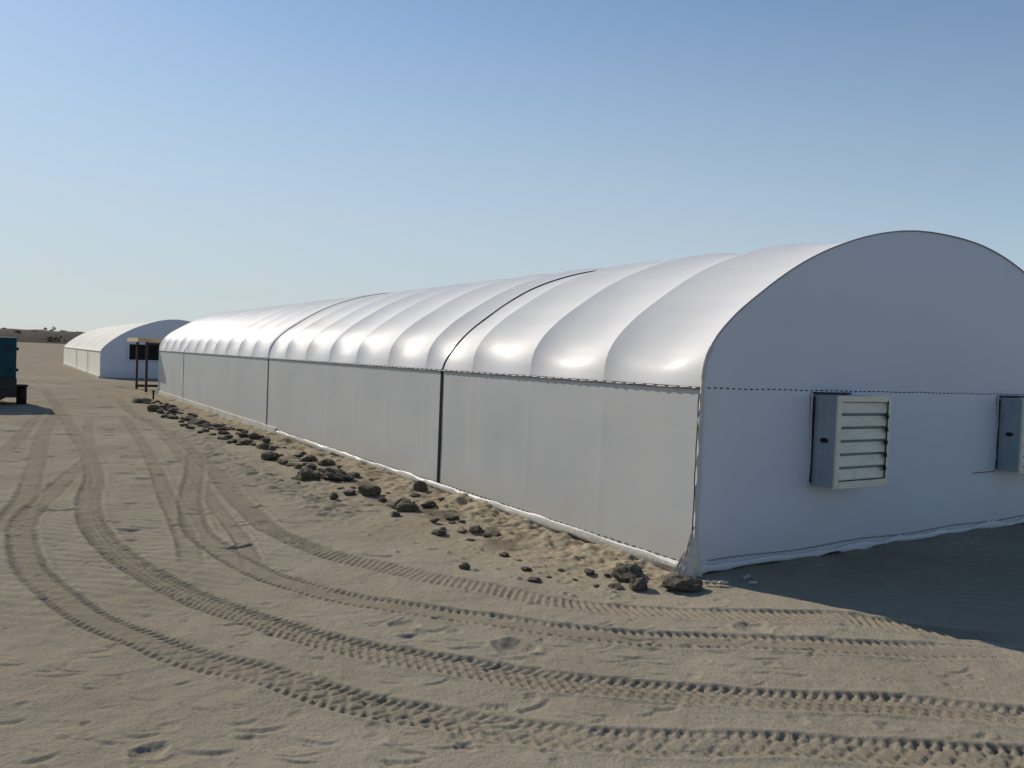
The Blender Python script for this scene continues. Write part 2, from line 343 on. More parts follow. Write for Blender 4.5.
def lay_track(P, kind, w, depth, seed=0, fade0=0., fade1=0.):
    P = spline(P); seg = np.linalg.norm(np.diff(P, axis=0), axis=1); S = np.concatenate([[0], np.cumsum(seg)])
    # local arrays: best (smallest) |u| wins
    U = np.full(h.shape, 9.0, np.float32); V = np.zeros(h.shape, np.float32)
    for i in range(len(P) - 1):
        a, b = P[i], P[i + 1]; c = (a + b) / 2; L = seg[i]
        if L < 1e-6: continue
        q = patch(c[0], c[1], w * 1.1 + L)
        if q is None: continue
        t = (b - a) / L; dx = X[q] - a[0]; dy = Y[q] - a[1]
        s = dx * t[0] + dy * t[1]; u = dx * -t[1] + dy * t[0]
        ok = (s > -.02) & (s < L + .02) & (np.abs(u) < np.abs(U[q]))
        U[q] = np.where(ok, u, U[q]); V[q] = np.where(ok, S[i] + s, V[q])
    m = np.abs(U) < w * 1.05
    if not m.any(): return
    u = U[m].astype(float); s = V[m].astype(float); hw = w / 2; x = u / hw; ax = np.abs(x)
    xx, yy = X[m], Y[m]
    wob = noise(xx * 9, yy * 9, 71 + seed)
    amt = np.clip(.95 + .28 * noise(xx * 1.3, yy * 1.3, 81 + seed) + .3 * fbm(xx * 5, yy * 5, 87 + seed, 2), .1, 1.15)
    if fade0: amt = amt * sstep(0, fade0, s)
    if fade1: amt = amt * sstep(0, fade1, S[-1] - s)
    inside = 1 - sstep(.92, 1.06, ax + .06 * wob)
    pitch = .072
    def lug(ph, lo, hi, duty=.5, skew=0.0):
        p = np.mod(s / pitch + ph + skew * u / pitch + .06 * wob, 1.0)
        return sstep(lo - .05, lo + .05, ax) * (1 - sstep(hi - .05, hi + .05, ax)) * sstep(0, .08, p) * (1 - sstep(duty, duty + .08, p))
    left = (x < 0)
    mid = sstep(.06, .12, ax)
    if kind == 'lug':        # full width slanted bars, deeper at the shoulders, split by a centre rib
        pat = np.where(left, lug(0, .42, 1.0, .5, .5), lug(.5, .42, 1.0, .5, -.5)) + .75 * lug(.25, .06, .42, .5, .5) * mid
    elif kind == 'net':      # short shoulder bars; further on a chevron net between them
        c1 = np.mod(s / pitch * .5 + x * .8, 1.0); c2 = np.mod(s / pitch * .5 - x * .8, 1.0)
        net = np.maximum(1 - sstep(.10, .2, np.abs(c1 - .5)), 1 - sstep(.10, .2, np.abs(c2 - .5))) * (1 - sstep(.55, .65, ax))
        pat = np.where(left, lug(0, .55, 1.0, .5, .4), lug(.3, .55, 1.0, .5, -.4)) + .75 * net * sstep(9.5, 12.5, s)
    elif kind == 'ladder':   # plain cross bars, far stretch rolled into grooves
        gr = 1 - sstep(.25, .45, np.abs(np.mod(x * 2.5, 1) - .5) * 2)
        k_ = sstep(22, 27, s)
        pat = k_ * lug(0, 0.0, .95, .5, .35) + (1 - k_) * .7 * gr
    else:                    # two rows of dots and smooth middle
        pat = lug(np.where(left, 0, .45), .55, 1.0, .45, .3)
    pat = np.clip(pat, 0, 1)
    rim = np.exp(-((ax - 1.18) / .16) ** 2)
    dz = -depth * (.35 * inside + .95 * inside * pat) + depth * .55 * rim * (1 + .5 * wob)
    # the tyre presses the small relief flat
    h[m] = h[m] * (1 - .3 * inside * amt) + dz * amt * edge[m]
    TRK_SHADE[fs][m] = np.maximum(TRK_SHADE[fs][m], inside * np.clip(amt, 0, 1) * .55)  # track bed darkened in colour, standing in for shade among the lugs

lay_track(T7, 'dots', .26, .012, 7, 1, 1)
lay_track(T5, 'dots', .30, .014, 5, 1.5, 1)
lay_track([(x + .85, y + .25) for x, y in T5[1:5]], 'dots', .22, .010, 15, 1.5, 1.5)
lay_track(T6, 'dots', .24, .011, 6, 2, 1)
lay_track([(x + .55, y + .1) for x, y in T6[1:]], 'dots', .2, .009, 16, 2, .6)
lay_track(T1, 'ladder', .31, .015, 1, 3, 1)
lay_track(T2, 'dots', .31, .0155, 2, 1.0, 1)
lay_track(T4, 'net', .29, .0145, 4, .8, 0)
lay_track(T3, 'lug', .30, .015, 3, 3, 0)

# footprints, scuffs, pits and crumbs
def stamp(x, y, rad, fn):
    q = patch(x, y, rad)
    if q is None: return
    dx = X[q] - x; dy = Y[q] - y; h[q] += fn(dx, dy) * edge[q]
def scuff(x, y, ang, L, W, d):
    ca, sa = math.cos(ang), math.sin(ang)
    def fn(dx, dy):
        u = dx * ca + dy * sa; v = -dx * sa + dy * ca; v = v - .25 * u * u / L
        return -d * np.exp(-(u / L) ** 4 - (v / W) ** 2) + .6 * d * np.exp(-(u / L) ** 4 - ((v - 1.7 * W) / W) ** 2)
    stamp(x, y, L * 2.2, fn)
def pit(x, y, rad, d):
    def fn(dx, dy):
        q = np.hypot(dx, dy) / rad + .25 * noise(dx / rad * 1.5 + x * 9, dy / rad * 1.5, 91)
        return -d * np.exp(-q ** 4) + .4 * d * np.exp(-((q - 1.3) / .3) ** 2)
    stamp(x, y, rad * 2.4, fn)
rs = random.Random(5)
for i in range(700):
    yy_ = rs.uniform(8, 42); xx_ = rs.uniform(-.72, .1) * yy_
    k_ = .5 + yy_ / 30
    scuff(xx_, yy_, rs.gauss(.05, .3), rs.uniform(.06, .3) * k_, rs.uniform(.02, .05) * k_, rs.uniform(.009, .026) * k_)
for i in range(800):
    yy_ = 3.2 + 24 * rs.random() ** 1.6; xx_ = rs.uniform(-.72, .66) * yy_
    d_ = math.hypot(xx_, yy_)
    if rs.random() < .55: scuff(xx_, yy_, rs.gauss(.1, .5), rs.uniform(.03, .12), rs.uniform(.010, .022), rs.uniform(.003, .010))
    else: pit(xx_, yy_, rs.uniform(.02, .06), rs.uniform(.003, .010))
for (cx, cy, n_, sp) in ((-2.7, 4.9, 8, .35), (-1.7, 6.1, 10, .5), (-.2, 5.6, 14, .35), (1.0, 5.6, 16, .5), (-7.5, 15, 60, 1.6), (-4.6, 11.5, 40, .9), (-10, 13.5, 70, 1.5), (.2, 4.6, 12, .4), (2.2, 6.0, 14, .7), (-1.0, 4.1, 14, .5), (-12, 20, 50, 2)):
    for i in range(n_):
        scuff(cx + rs.gauss(0, sp), cy + rs.gauss(0, sp * .5), rs.gauss(.0, .35), rs.uniform(.05, .15), rs.uniform(.010, .022), rs.uniform(.004, .011))
pit(.1, 5.6, .13, .03); pit(-1.75, 3.98, .08, .022); pit(2.0, 6.3, .12, .02); pit(-.75, 6.0, .10, .02)
for i in range(2600):        # crumbs of dry soil, part of the sand sheet
    lx_ = rs.random() < .6
    if lx_:
        ly = rs.uniform(-.3, 26); lx = -abs(rs.gauss(.9, .55)) - .1
        x_ = BX + EX.x * lx + EY.x * ly; y_ = BY + EX.y * lx + EY.y * ly
    else:
        y_ = 3.3 + 12 * rs.random() ** 1.5; x_ = rs.uniform(-.7, .66) * y_
    k = rs.uniform(.010, .034) if lx_ else rs.uniform(.005, .011)
    stamp(x_, y_, k * 2, lambda dx, dy: k * .5 * np.exp(-((dx * dx + dy * dy) / (k * k)) ** 2))
HZ[fs] = h; SOIL[fs] = dug * .85
# crumbled dark clay spilled among the clods
CLAY[fs] = np.exp(-((gap - (.85 + .012 * np.clip(LY, 0, 30))) / .38) ** 2) * sstep(.2, 2.5, LY) * (1 - sstep(28, 31, LY)) * sstep(-.05, .55, fbm(X * 2.6, Y * 2.6, 201, 4)) * .9
# far land: very slight rise and fall
far = RR > R1
HZ[far] = (sstep(62, 150, RR) * .25 * fbm(GX * .02, GY * .02, 101, 2))[far]

def ground_z(x, y):
    d = math.hypot(x, y); th = math.atan2(x, y)
    i = int(round(math.log(d / R0) / math.log(RATIO))); j = int(round((th - TH0) / DTH))
    if 0 <= i < nr and 0 <= j < nth: return float(h[i, j])
    return 0.0

def build_ground():
    n, m = GX.shape
    co = np.stack([GX, GY, HZ], -1).reshape(-1, 3).astype(np.float32)
    idx = np.arange(n * m).reshape(n, m); nx = np.roll(idx, -1, axis=1)
    quads = np.stack([idx[:-1], idx[1:], nx[1:], nx[:-1]], -1).reshape(-1, 4)
    # the last column (k = m-1) closes the circle
    quads = quads[:, ::-1]
    me = bpy.data.meshes.new("ground")
    me.vertices.add(len(co)); me.vertices.foreach_set("co", co.ravel())
    me.loops.add(quads.size); me.loops.foreach_set("vertex_index", quads.ravel().astype(np.int32))
    me.polygons.add(len(quads)); me.polygons.foreach_set("loop_start", np.arange(0, quads.size, 4, dtype=np.int32))
    me.polygons.foreach_set("use_smooth", np.ones(len(quads), bool))
    me.update(calc_edges=True)
    ca = me.color_attributes.new("soil", 'FLOAT_COLOR', 'POINT')
    col = np.zeros((len(co), 4), np.float32); col[:, 0] = SOIL.ravel(); col[:, 1] = TRK_SHADE.ravel(); col[:, 2] = CLAY.ravel(); col[:, 3] = 1  # red dug sand, green painted tread shade, blue clay
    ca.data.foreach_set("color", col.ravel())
    me.materials.append(M['sand'])
    o = bpy.data.objects.new("ground", me); COL.objects.link(o); o['kind'] = 'structure'
    if me.polygons[len(me.polygons) // 2].normal.z < 0: me.flip_normals()
    return o
build_ground()

# low dark ridge along the horizon
def build_hills():
    mb = MB(); n = 420; rows = []
    prof = [(0, 0), (10, .35), (26, .75), (45, .97), (70, 1.0), (120, .7), (190, 0)]
    a = np.linspace(math.radians(-75), math.radians(75), n)
    top = 15.0 + .7 * fbm(a * 9, a * 0, 111, 4) + .5 * fbm(a * 80, a * 0, 117, 3)
    for (dr, k) in prof:
        rr = 1000 + dr * 2 + 14 * noise(a * 14, a * 0 + dr * .01, 121)
        z = top * k + (.5 * fbm(a * 130, a * 0 + dr, 123, 2) * (1 if 0 < k < 1 else 0)) - (.4 if k == 0 else 0)
        rows.append(np.stack([rr * np.sin(a), rr * np.cos(a), z], -1))
    mb.quad_grid(rows)
    o = mb.build("hills", M['hill'], smooth=True); o['kind'] = 'structure'
build_hills()

# ------------------------------------------------------------------ the long white houses
W_ = 8.46; LEN = 31.41; BAY = LEN / 21
def arch(pts, n):
    P = spline(list(pts) + [(W_ - pts[-2][0], pts[-2][1])]); P = P[P[:, 0] <= W_ / 2]; P = np.vstack([P, [W_ / 2, pts[-1][1]]]); S = np.concatenate([[0], np.cumsum(np.linalg.norm(np.diff(P, axis=0), axis=1))])
    s = np.linspace(0, S[-1], n)
    L = np.stack([np.interp(s, S, P[:, 0]), np.interp(s, S, P[:, 1])], -1)
    Rr = L[::-1][1:].copy(); Rr[:, 0] = W_ - Rr[:, 0]
    A = np.vstack([L, Rr]); T = np.gradient(A, axis=0); T /= np.linalg.norm(T, axis=1)[:, None]
    Nn = np.stack([-T[:, 1], T[:, 0]], -1)
    arc = np.concatenate([s, (2 * S[-1] - s[::-1])[1:]])
    return A, Nn, np.minimum(arc, 2 * S[-1] - arc)

def make_house(name, label, H, pts, loc, film, side, bulge, near):
    root = empty(name, loc, YAW); tag(root, label, 'greenhouse', 'long white arched greenhouses')
    A, Nn, arc = arch(pts, 44 if near else 26)
    nb = 14 if near else 6
    ys = np.concatenate([[ (b + .5 - .5 * math.cos(math.pi * k / nb)) * BAY for k in range(nb)] for b in range(21)] + [[LEN]])
    fr = np.mod(ys / BAY, 1.0); fr[-1] = 0
    fr[fr > 1 - 1e-7] = 0; g = 1 - np.abs(2 * fr - 1) ** 2.0      # film dips between the hoops
    bay_amp = np.array([1 + .18 * math.sin(b * 2.3) for b in range(22)])[np.minimum((ys / BAY + 1e-6).astype(int), 21)]
    hh = sstep(-.05, .42, arc) * np.clip(arc / .1, 0, 1) * (1 - .5 * sstep(.5, 2.6, arc))
    B = bulge * g[:, None] * bay_amp[:, None] * hh[None, :]
    ny, nt = len(ys), len(A)
    P = np.zeros((ny, nt, 3)); P[..., 0] = A[None, :, 0] + Nn[None, :, 0] * B
    P[..., 1] = ys[:, None]; P[..., 2] = A[None, :, 1] + Nn[None, :, 1] * B
    if near:
        wr = .006 * fbm(np.repeat(arc[None, :], ny, 0) * 1.3, np.repeat(ys[:, None], nt, 1) * 2.0, 131, 3) * hh[None, :]
        P[..., 0] += Nn[None, :, 0] * wr; P[..., 2] += Nn[None, :, 1] * wr
    rc = MB().quad_grid(P).build('roof_cover', film, root, smooth=True)
    if near:       # the film is creased hard over each hoop
        at = rc.data.attributes.new("sharp_edge", 'BOOLEAN', 'EDGE')
        ev = np.zeros(len(rc.data.edges) * 2, np.int32); rc.data.edges.foreach_get("vertices", ev); ev = ev.reshape(-1, 2) // nt
        at.data.foreach_set("value", (ev[:, 0] == ev[:, 1]) & (ev[:, 0] % nb == 0))
    # side walls, slightly slack between the posts
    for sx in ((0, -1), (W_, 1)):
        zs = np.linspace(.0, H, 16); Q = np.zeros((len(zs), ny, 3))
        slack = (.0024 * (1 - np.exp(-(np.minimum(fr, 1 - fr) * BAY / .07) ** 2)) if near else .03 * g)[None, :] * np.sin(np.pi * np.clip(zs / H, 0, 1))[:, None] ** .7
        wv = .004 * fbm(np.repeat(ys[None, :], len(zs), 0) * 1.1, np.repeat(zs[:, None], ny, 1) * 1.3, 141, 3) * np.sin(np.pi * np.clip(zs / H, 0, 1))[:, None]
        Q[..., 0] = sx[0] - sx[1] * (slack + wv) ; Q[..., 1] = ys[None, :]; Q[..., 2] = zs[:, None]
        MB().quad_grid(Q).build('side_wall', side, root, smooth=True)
    # end walls with a seam at eave height
    for (y0, s) in ((0, -1), (LEN, 1)):
        xs = np.linspace(0, W_, 150); zt = np.interp(xs, A[:, 0] + np.linspace(0, 1e-6, nt), A[:, 1])
        mb = MB(); rows = []
        for k in np.linspace(0, 1, 16):
            z = .02 + (H - .02) * k
            wob = .010 * fbm(xs * .5, xs * 0 + z * .8, 151, 2) * math.sin(math.pi * k) * sstep(0, .3, xs) * sstep(0, .3, W_ - xs)
            rows.append(np.stack([xs, y0 + s * (wob + .02 * math.sin(math.pi * k) * np.sin(np.pi * xs / W_) ** .5), xs * 0 + z], -1))
        mb.quad_grid(rows); rows = []
        # upper part follows the arch itself, so its rim is shared with the roof
        for k in np.linspace(0, 1, 14):
            z = H + (np.maximum(A[:, 1], H) - H) * k
            wob = (.010 * fbm(A[:, 0] * .5, z * .8, 151, 2) + .03 * np.sin(np.pi * A[:, 0] / W_)) * math.sin(math.pi * k)
            rows.append(np.stack([A[:, 0], y0 + s * wob, z], -1))
        mb.quad_grid(rows)
        gw = mb.build('gable_wall', M['gable_film'], root, smooth=True)
    return root, A, Nn

PTS = [(0, 1.85), (.015, 2.06), (.065, 2.21), (.16, 2.345), (.37, 2.55), (.79, 2.845), (1.4, 3.20), (2.24, 3.535), (3.29, 3.775), (4.23, 3.83)]
H = 1.85
house, A, Nn = make_house('greenhouse', 'nearer white arched greenhouse with billowed glossy roof and shutter fans in its end wall', H, PTS, (BX, BY, 0), M['roof_film'], M['side_film'], -.12, True)

def cord(pts, r, name, m, parent, n=6): return MB().tube(pts, r, n).build(name, m, parent, smooth=True)

# vertical black straps on the side wall, running on over the roof as seams
for y0, w, mname, rw in ((5.417, .075, 'black_strap', .010), (14.88, .07, 'dark_strap', .006), (25.9, .05, 'grey_strap', .009)):
    MB().box((-.004, y0, (H + .03) / 2), (.010, w, H - .03)).build('seam_strap', M[mname], house)
    f = (y0 / BAY) % 1; gg = 1 - abs(2 * f - 1) ** 2.0
    arcl = np.concatenate([[0], np.cumsum(np.linalg.norm(np.diff(A, axis=0), axis=1))]); arcl = np.minimum(arcl, arcl[-1] - arcl)
    b = -.12 * gg * (1 + .18 * math.sin(int(y0 / BAY) * 2.3)) * sstep(-.05, .42, arcl) * np.clip(arcl / .1, 0, 1) * (1 - .5 * sstep(.5, 2.6, arcl)) + .007
    P = A + Nn * b[:, None]
    cord([(p[0], y0, p[1]) for p in P], rw, 'roof_seam', M['black_strap' if y0 < 6 else 'grey_strap'], house)
# eave: dark tape with white lacing
MB().box((-.006, LEN / 2, H - .002), (.030, LEN, .026)).build('eave_tape', M['seam'], house)
def weave(L0, L1, pitch, fn, r, name, m, parent):
    n = int((L1 - L0) / (pitch / 6)); pts = []
    for i in range(n + 1):
        s = L0 + (L1 - L0) * i / n; pts.append(fn(s, math.sin(2 * math.pi * s / pitch)))
    return MB().tube(pts, r, 5).build(name, m, parent, smooth=True)
weave(.03, LEN, .165, lambda y, q: (-.0195 - .006 * q, y, H - .002 + .004 * math.sin(y * 9)), .007, 'eave_lacing', M['lace'], house)
# lacing across the end wall
weave(.05, W_ - .05, .088, lambda x, q: (x, .004 - .016 * q - .03 * math.sin(math.pi * x / W_) ** .5 * 0, H + .003 * math.sin(x * 7)), .0055, 'gable_lacing', M['dark_lace'], house)
# rim cord where the roof turns over the end wall
cord([(p[0], -.012, p[1]) for p in A], .008, 'arch_rim', M['grey_strap'], house)
# white rolled hem along the foot of the side wall, and dusty board below it
ys = np.linspace(-.02, LEN, 420)
rows = []
for k in range(9):
    a = math.pi * (k / 8) - math.pi / 2
    rad = .021 + .008 * fbm(ys * 1.7, ys * 0, 161, 3)
    rows.append(np.stack([-.012 - rad * math.cos(a) * .8, ys, .045 + .03 * np.sin(ys * .55 + 1) * 0 + (rad + .03) * math.sin(a) - .012 * fbm(ys * 3, ys * 0 + k, 163, 2)], -1))
MB().quad_grid(rows).build('base_hem', M['white_plastic'], house, smooth=True)
weave(.1, LEN, .12, lambda y, q: (.003 - .010 * q, y, .105), .005, 'hem_lacing', M['dark_lace'], house)
MB().box((-.012, (14 + LEN) / 2, .02), (.05, LEN - 14, .26)).build('base_board', M['board'], house, bevel=.004)
# hem along the end wall
xs = np.linspace(.0, W_, 220); rows = []
for k in range(7):
    a = math.pi * (k / 6) - math.pi / 2; rad = .024 + .014 * fbm(xs * 2.3, xs * 0, 171, 3)
    rows.append(np.stack([xs, -.016 - rad * .6 * math.cos(a), .055 + .02 * fbm(xs * 1.3, xs * 0, 175, 2) + rad * 1.5 * math.sin(a)], -1))
MB().quad_grid(rows).build('base_hem', M['gable_film'], house, smooth=True)
weave(.2, W_, .13, lambda x, q: (x, -.022 - .014 * q, .125 + .012 * math.sin(x * 3)), .005, 'hem_lacing', M['grey_strap'], house)
# white corner trim, wavy
zs = np.linspace(.25, 2.25, 90)
xo = np.interp(zs, A[:20, 1], A[:20, 0])
wv = .010 * fbm(zs * 6, zs * 0, 181, 3)
cord([(xo[i] - .004 + wv[i], -.022 + .6 * wv[i], z) for i, z in enumerate(zs)], [.017 + .008 * abs(math.sin(z * 5)) for z in zs], 'corner_trim', M['white_plastic'], house)
cord([(xo[i] - .030, -.004 + wv[i] * .5, z) for i, z in enumerate(zs[:70])], .006, 'corner_cord', M['seam'], house)
# loose white flap gathered at the foot of the corner
rows = []
for k in np.linspace(0, 1, 26):
    row = []
    for q in np.linspace(0, 1, 30):
        spread = .02 + .16 * (1 - k) ** 1.5
        fold = (.030 * math.sin(q * 19 + 5 * k) + .014 * math.sin(q * 41 + 7 * k)) * (1 - .85 * k)
        if q < .72: x, y_ = -.02 - .06 * (1 - k) - abs(fold), (.72 - q) / .72 * spread - .02
        else: x, y_ = -.03 + (q - .72) / .28 * .085 * (1.1 - .9 * k), -.045 - .03 * (1 - k) + fold * .6
        row.append((x, y_, -.01 + .50 * k + .02 * math.sin(q * 9) * (1 - k)))
    rows.append(row)
MB().quad_grid(rows).build('corner_flap', M['white_plastic'], house, smooth=True)
MB().box((5.35, -.032, .80), (.55, .008, .008)).build('patch_seam', M['dark_lace'], house)

# ------------------------------------------------------------------ shutter fans in the end wall
def make_fan(x0, label):
    w, hgt, d, z0 = .94, .985, .31, .82
    r = empty('exhaust_fan', tuple(Vector((BX, BY, z0)) + EX * x0), YAW)
    tag(r, label, 'exhaust fan', 'shutter fans in the greenhouse end wall')
    t = .03
    mb = MB()
    mb.box((t / 2, -d / 2 + .05, hgt / 2), (t, d + .09, hgt)); mb.box((w - t / 2, -d / 2 + .05, hgt / 2), (t, d + .09, hgt))
    mb.box((w / 2, -d / 2 + .05, t / 2), (w - 2 * t, d + .09, t)); mb.box((w / 2, -d / 2 + .05, hgt - t / 2), (w - 2 * t, d + .09, t))
    for yy in (-.10, -.19):       # pressed ribs of the casing
        mb.tube([(-.001, yy, .03), (-.001, yy, hgt - .03)], .008, 6)
    mb.build('housing', M['galv'], r)
    MB().box((w / 2, -.06, hgt / 2), (w - 2 * t - .004, .02, hgt - 2 * t - .004)).build('back_panel', M['black'], r)
    mb = MB(); fw = .055; y = -d - .012
    mb.box((fw / 2 - .006, y, hgt / 2), (fw, .03, hgt + .012)); mb.box((w - fw * .42, y, hgt / 2), (fw * .9, .03, hgt + .012))
    mb.box((w / 2 + .003, y, hgt - .026), (w - fw * 1.9, .03, .065)); mb.box((w / 2 + .003, y, .03), (w - fw * 1.9, .03, .075))
    mb.build('front_frame', M['shutter'], r, bevel=.003)
    zb, zt_ = .075, hgt - .045; pitch = (zt_ - zb) / 6
    for k in range(6):
        zc = zb + (k + .5) * pitch; wi = w - fw * 1.86
        prof = [(-d + .012, zc - pitch * .47), (-d - .016, zc - pitch * .46), (-d - .020, zc - pitch * .36), (-d + .012, zc + pitch * .35), (-d + .034, zc + pitch * .35)]
        rows = [[(fw - .002, a, b) for a, b in prof + prof[:1]], [(fw + wi, a, b) for a, b in prof + prof[:1]]]
        m_ = MB().quad_grid(rows); m_.build('slat', M['shutter'], r)
        if k < 5:
            MB().tube([(fw, -d + .004, zc + pitch * .44), (fw + wi, -d + .004, zc + pitch * .44)], .009, 6).build('slat_rod', M['rod'], r, smooth=True)
    mb = MB(); mb.box((w - fw * 1.25, -d - .030, (zb + zt_) / 2), (.012, .012, zt_ - zb))
    for k in range(5): mb.box((w - fw * 1.25 - .012, -d - .036, zb + (k + 1) * pitch - .03), (.045, .018, .045))
    mb.build('tie_rod', M['black'], r, bevel=.003)
    # dark hand hole on the left cheek
    mb = MB(); ring = [( -.004, -.155 + .045 * math.cos(a) - .02, .50 + .026 * math.copysign(abs(math.sin(a)) ** .6, math.sin(a))) for a in np.linspace(0, 2 * math.pi, 25)[:-1]]
    b0 = len(mb.v); mb.v.extend(ring); mb.v.extend([(-.012, y_, z_) for _, y_, z_ in ring])
    for k in range(24): mb.f.append((k, (k + 1) % 24, 24 + (k + 1) % 24, 24 + k))
    mb.f.append(tuple(range(24, 48)))
    mb.build('handle', M['black'], r)
    # torn film edge round the opening, with a dark gap above
    zz = np.linspace(-.02, hgt + .02, 40); wv = .012 * fbm(zz * 5, zz * 0 + x0, 191, 3)
    cord([(-.035 + wv[i], -.022, z) for i, z in enumerate(zz)], .012, 'film_edge', M['white_plastic'], r)
    mb = MB(); mb.box((.30, -.03, hgt + .018), (.62, .05, .022)); mb.box((-.012, -.026, hgt / 2), (.020, .03, hgt - .05)); mb.build('gasket', M['dark_lace'], r, bevel=.004)
    return r
make_fan(1.72, 'shutter fan nearer the corner, all its cream slats in view')
make_fan(5.68, 'shutter fan farther from the corner, cut by the right edge of the photo')

# ------------------------------------------------------------------ the far house with its black cooling pad
FX, FY = -24.53, 47.53
PTS2 = [(0, 1.57), (.06, 1.72), (.3, 2.0), (.85, 2.47), (1.65, 2.98), (2.6, 3.40), (3.4, 3.64), (4.23, 3.73)]
far_house, A2, N2 = make_house('greenhouse', 'farther cream white arched greenhouse with a black cooling pad in its end wall', 1.57, PTS2, (FX, FY, 0), M['far_roof'], M['far_side'], -.08, False)
MB().box((-.004, LEN / 2, 1.57), (.03, LEN, .05)).build('eave_tape', M['grey_strap'], far_house)
MB().box((-.03, LEN / 2, .06), (.06, LEN, .14)).build('base_hem', M['board'], far_house, bevel=.01)
for y0 in (7.5, 16.5): MB().box((-.05, y0, .80), (.02, .05, 1.5)).build('seam_strap', M['grey_strap'], far_house)
pad = MB().box((3.45, -.06, 1.62), (3.8, .10, .94)).build('cooling_pad', M['cool_pad'], far_house)
mb = MB(); mb.box((1.52, -.08, 1.62), (.06, .12, 1.06)); mb.box((5.38, -.08, 1.62), (.06, .12, 1.06)); mb.box((3.45, -.08, 1.12), (3.80, .12, .06)); mb.box((3.45, -.08, 2.12), (3.80, .12, .06))
mb.build('pad_frame', M['gable_film'], pad)

# ------------------------------------------------------------------ timber porch behind the far end of the near house
porch = empty('porch', tuple(Vector((BX, BY, 0)) + EY * 32.3), YAW)
tag(porch, 'small lean-to porch with red brown posts and pale plywood roof behind the near greenhouse', 'porch')
for px in (-.34, 3.1):
    for py in (.0, 2.85):
        MB().box((px, py, 1.09), (.10, .10, 2.20)).build('post', M['rust_post'], porch, bevel=.006)
MB().box((1.38, 2.85, .16), (3.33, .06, .12)).build('bottom_rail', M['rust_post'], porch, bevel=.005)
MB().box((1.35, 0.08, 2.12), (3.5, .05, .10)).build('beam', M['rust_post'], porch, bevel=.005)
mb = MB(); mb.box((1.35, 1.45, 2.27), (4.1, 3.5, .05)); mb.box((1.35, -.32, 2.28), (4.14, .04, .17)); mb.box((1.35, 3.22, 2.28), (4.14, .04, .17)); mb.box((-.72, 1.45, 2.28), (.04, 3.48, .17))
mb.build('roof', M['plywood'], porch)

stake_at = Vector((BX, BY, 0)) + EX * -.74 + EY * 27.7
st = empty('standpipe', (stake_at.x, stake_at.y, ground_z(stake_at.x, stake_at.y)), YAW); tag(st, 'short black standpipe by the foot of the side wall near the porch', 'standpipe')
MB().tube([(0, 0, -.05), (.01, 0, .2), (.0, 0, .32)], .035, 8).build('pipe', M['black'], st, smooth=True)
MB().box((0, -.02, .32), (.10, .06, .06)).build('valve', M['black'], st, bevel=.01)

# ------------------------------------------------------------------ teal generator on its trailer
gp = Vector((BX, BY, 0)) + EX * -6.30 + EY * 23.6
gen = empty('generator_trailer', (gp.x, gp.y, 0), YAW); tag(gen, 'teal generator box on a black two wheel trailer at the left edge', 'generator')
# local: x from -1 (left) to +1 (right), y from 0 (rear) to 3.1 (front)
MB().box((0, 1.10, 1.50), (2.0, 2.2, 1.27)).build('housing', M['teal'], gen, bevel=.05)
MB().box((0, 1.10, .57), (2.04, 2.26, .60)).build('chassis', M['chassis'], gen, bevel=.02)
for zz in (1.12, 1.78):
    MB().box((1.03, .25, zz), (.06, .08, .09)).build('latch', M['black'], gen, bevel=.01)
    MB().box((.80, -.02, zz), (.07, .04, .16)).build('hinge', M['chassis'], gen, bevel=.008)
mb = MB(); mb.box((.28, -.012, 1.50), (.012, .02, 1.1)); mb.box((-.28, -.012, 1.50), (.012, .02, 1.1)); mb.build('door_gap', M['black'], gen)
MB().box((0, -.03, 1.05), (.42, .03, .34)).build('vent_grille', M['chassis'], gen, bevel=.006)
MB().tube([(-.45, 1.0, 2.1), (-.45, 1.0, 2.25), (-.45, .9, 2.3)], .04, 10).build('exhaust_pipe', M['steel'], gen, smooth=True)
for sx in (-1, 1):
    wheel = empty('wheel', (sx * 1.17, .9, .29), 0, gen)
    MB().lathe((0, 0, 0), (1, 0, 0), [(-.12, .17), (-.14, .22), (-.14, .26), (-.10, .29), (.10, .29), (.14, .26), (.14, .22), (.12, .17)]).build('tyre', M['rubber'], wheel, smooth=True)
    MB().lathe((0, 0, 0), (1, 0, 0), [(-.06, 0), (-.06, .1), (-.11, .17), (.11, .17), (.06, .1), (.08, .05), (.08, 0)], 20).build('rim', M['steel'], wheel, smooth=True)
    MB().box((sx * 1.18, .9, .60), (.33, .70, .05)).build('fender', M['rubber'], gen, bevel=.01)
MB().tube([(-1.05, .9, .29), (1.05, .9, .29)], .04, 10).build('axle', M['chassis'], gen, smooth=True)
MB().bar((.72, .05, .30), (.30, .02, .03), .07).build('prop_leg', M['chassis'], gen)
MB().bar((-.72, .05, .30), (-.72, .02, .03), .07).build('prop_leg', M['chassis'], gen)
mb = MB(); mb.bar((-.6, 2.2, .42), (0, 4.5, .42), .08); mb.bar((.6, 2.2, .42), (0, 4.5, .42), .08); mb.build('drawbar', M['chassis'], gen)
MB().tube([(0, 4.3, .0), (0, 4.3, .7)], .035, 8).build('jack', M['steel'], gen, smooth=True)

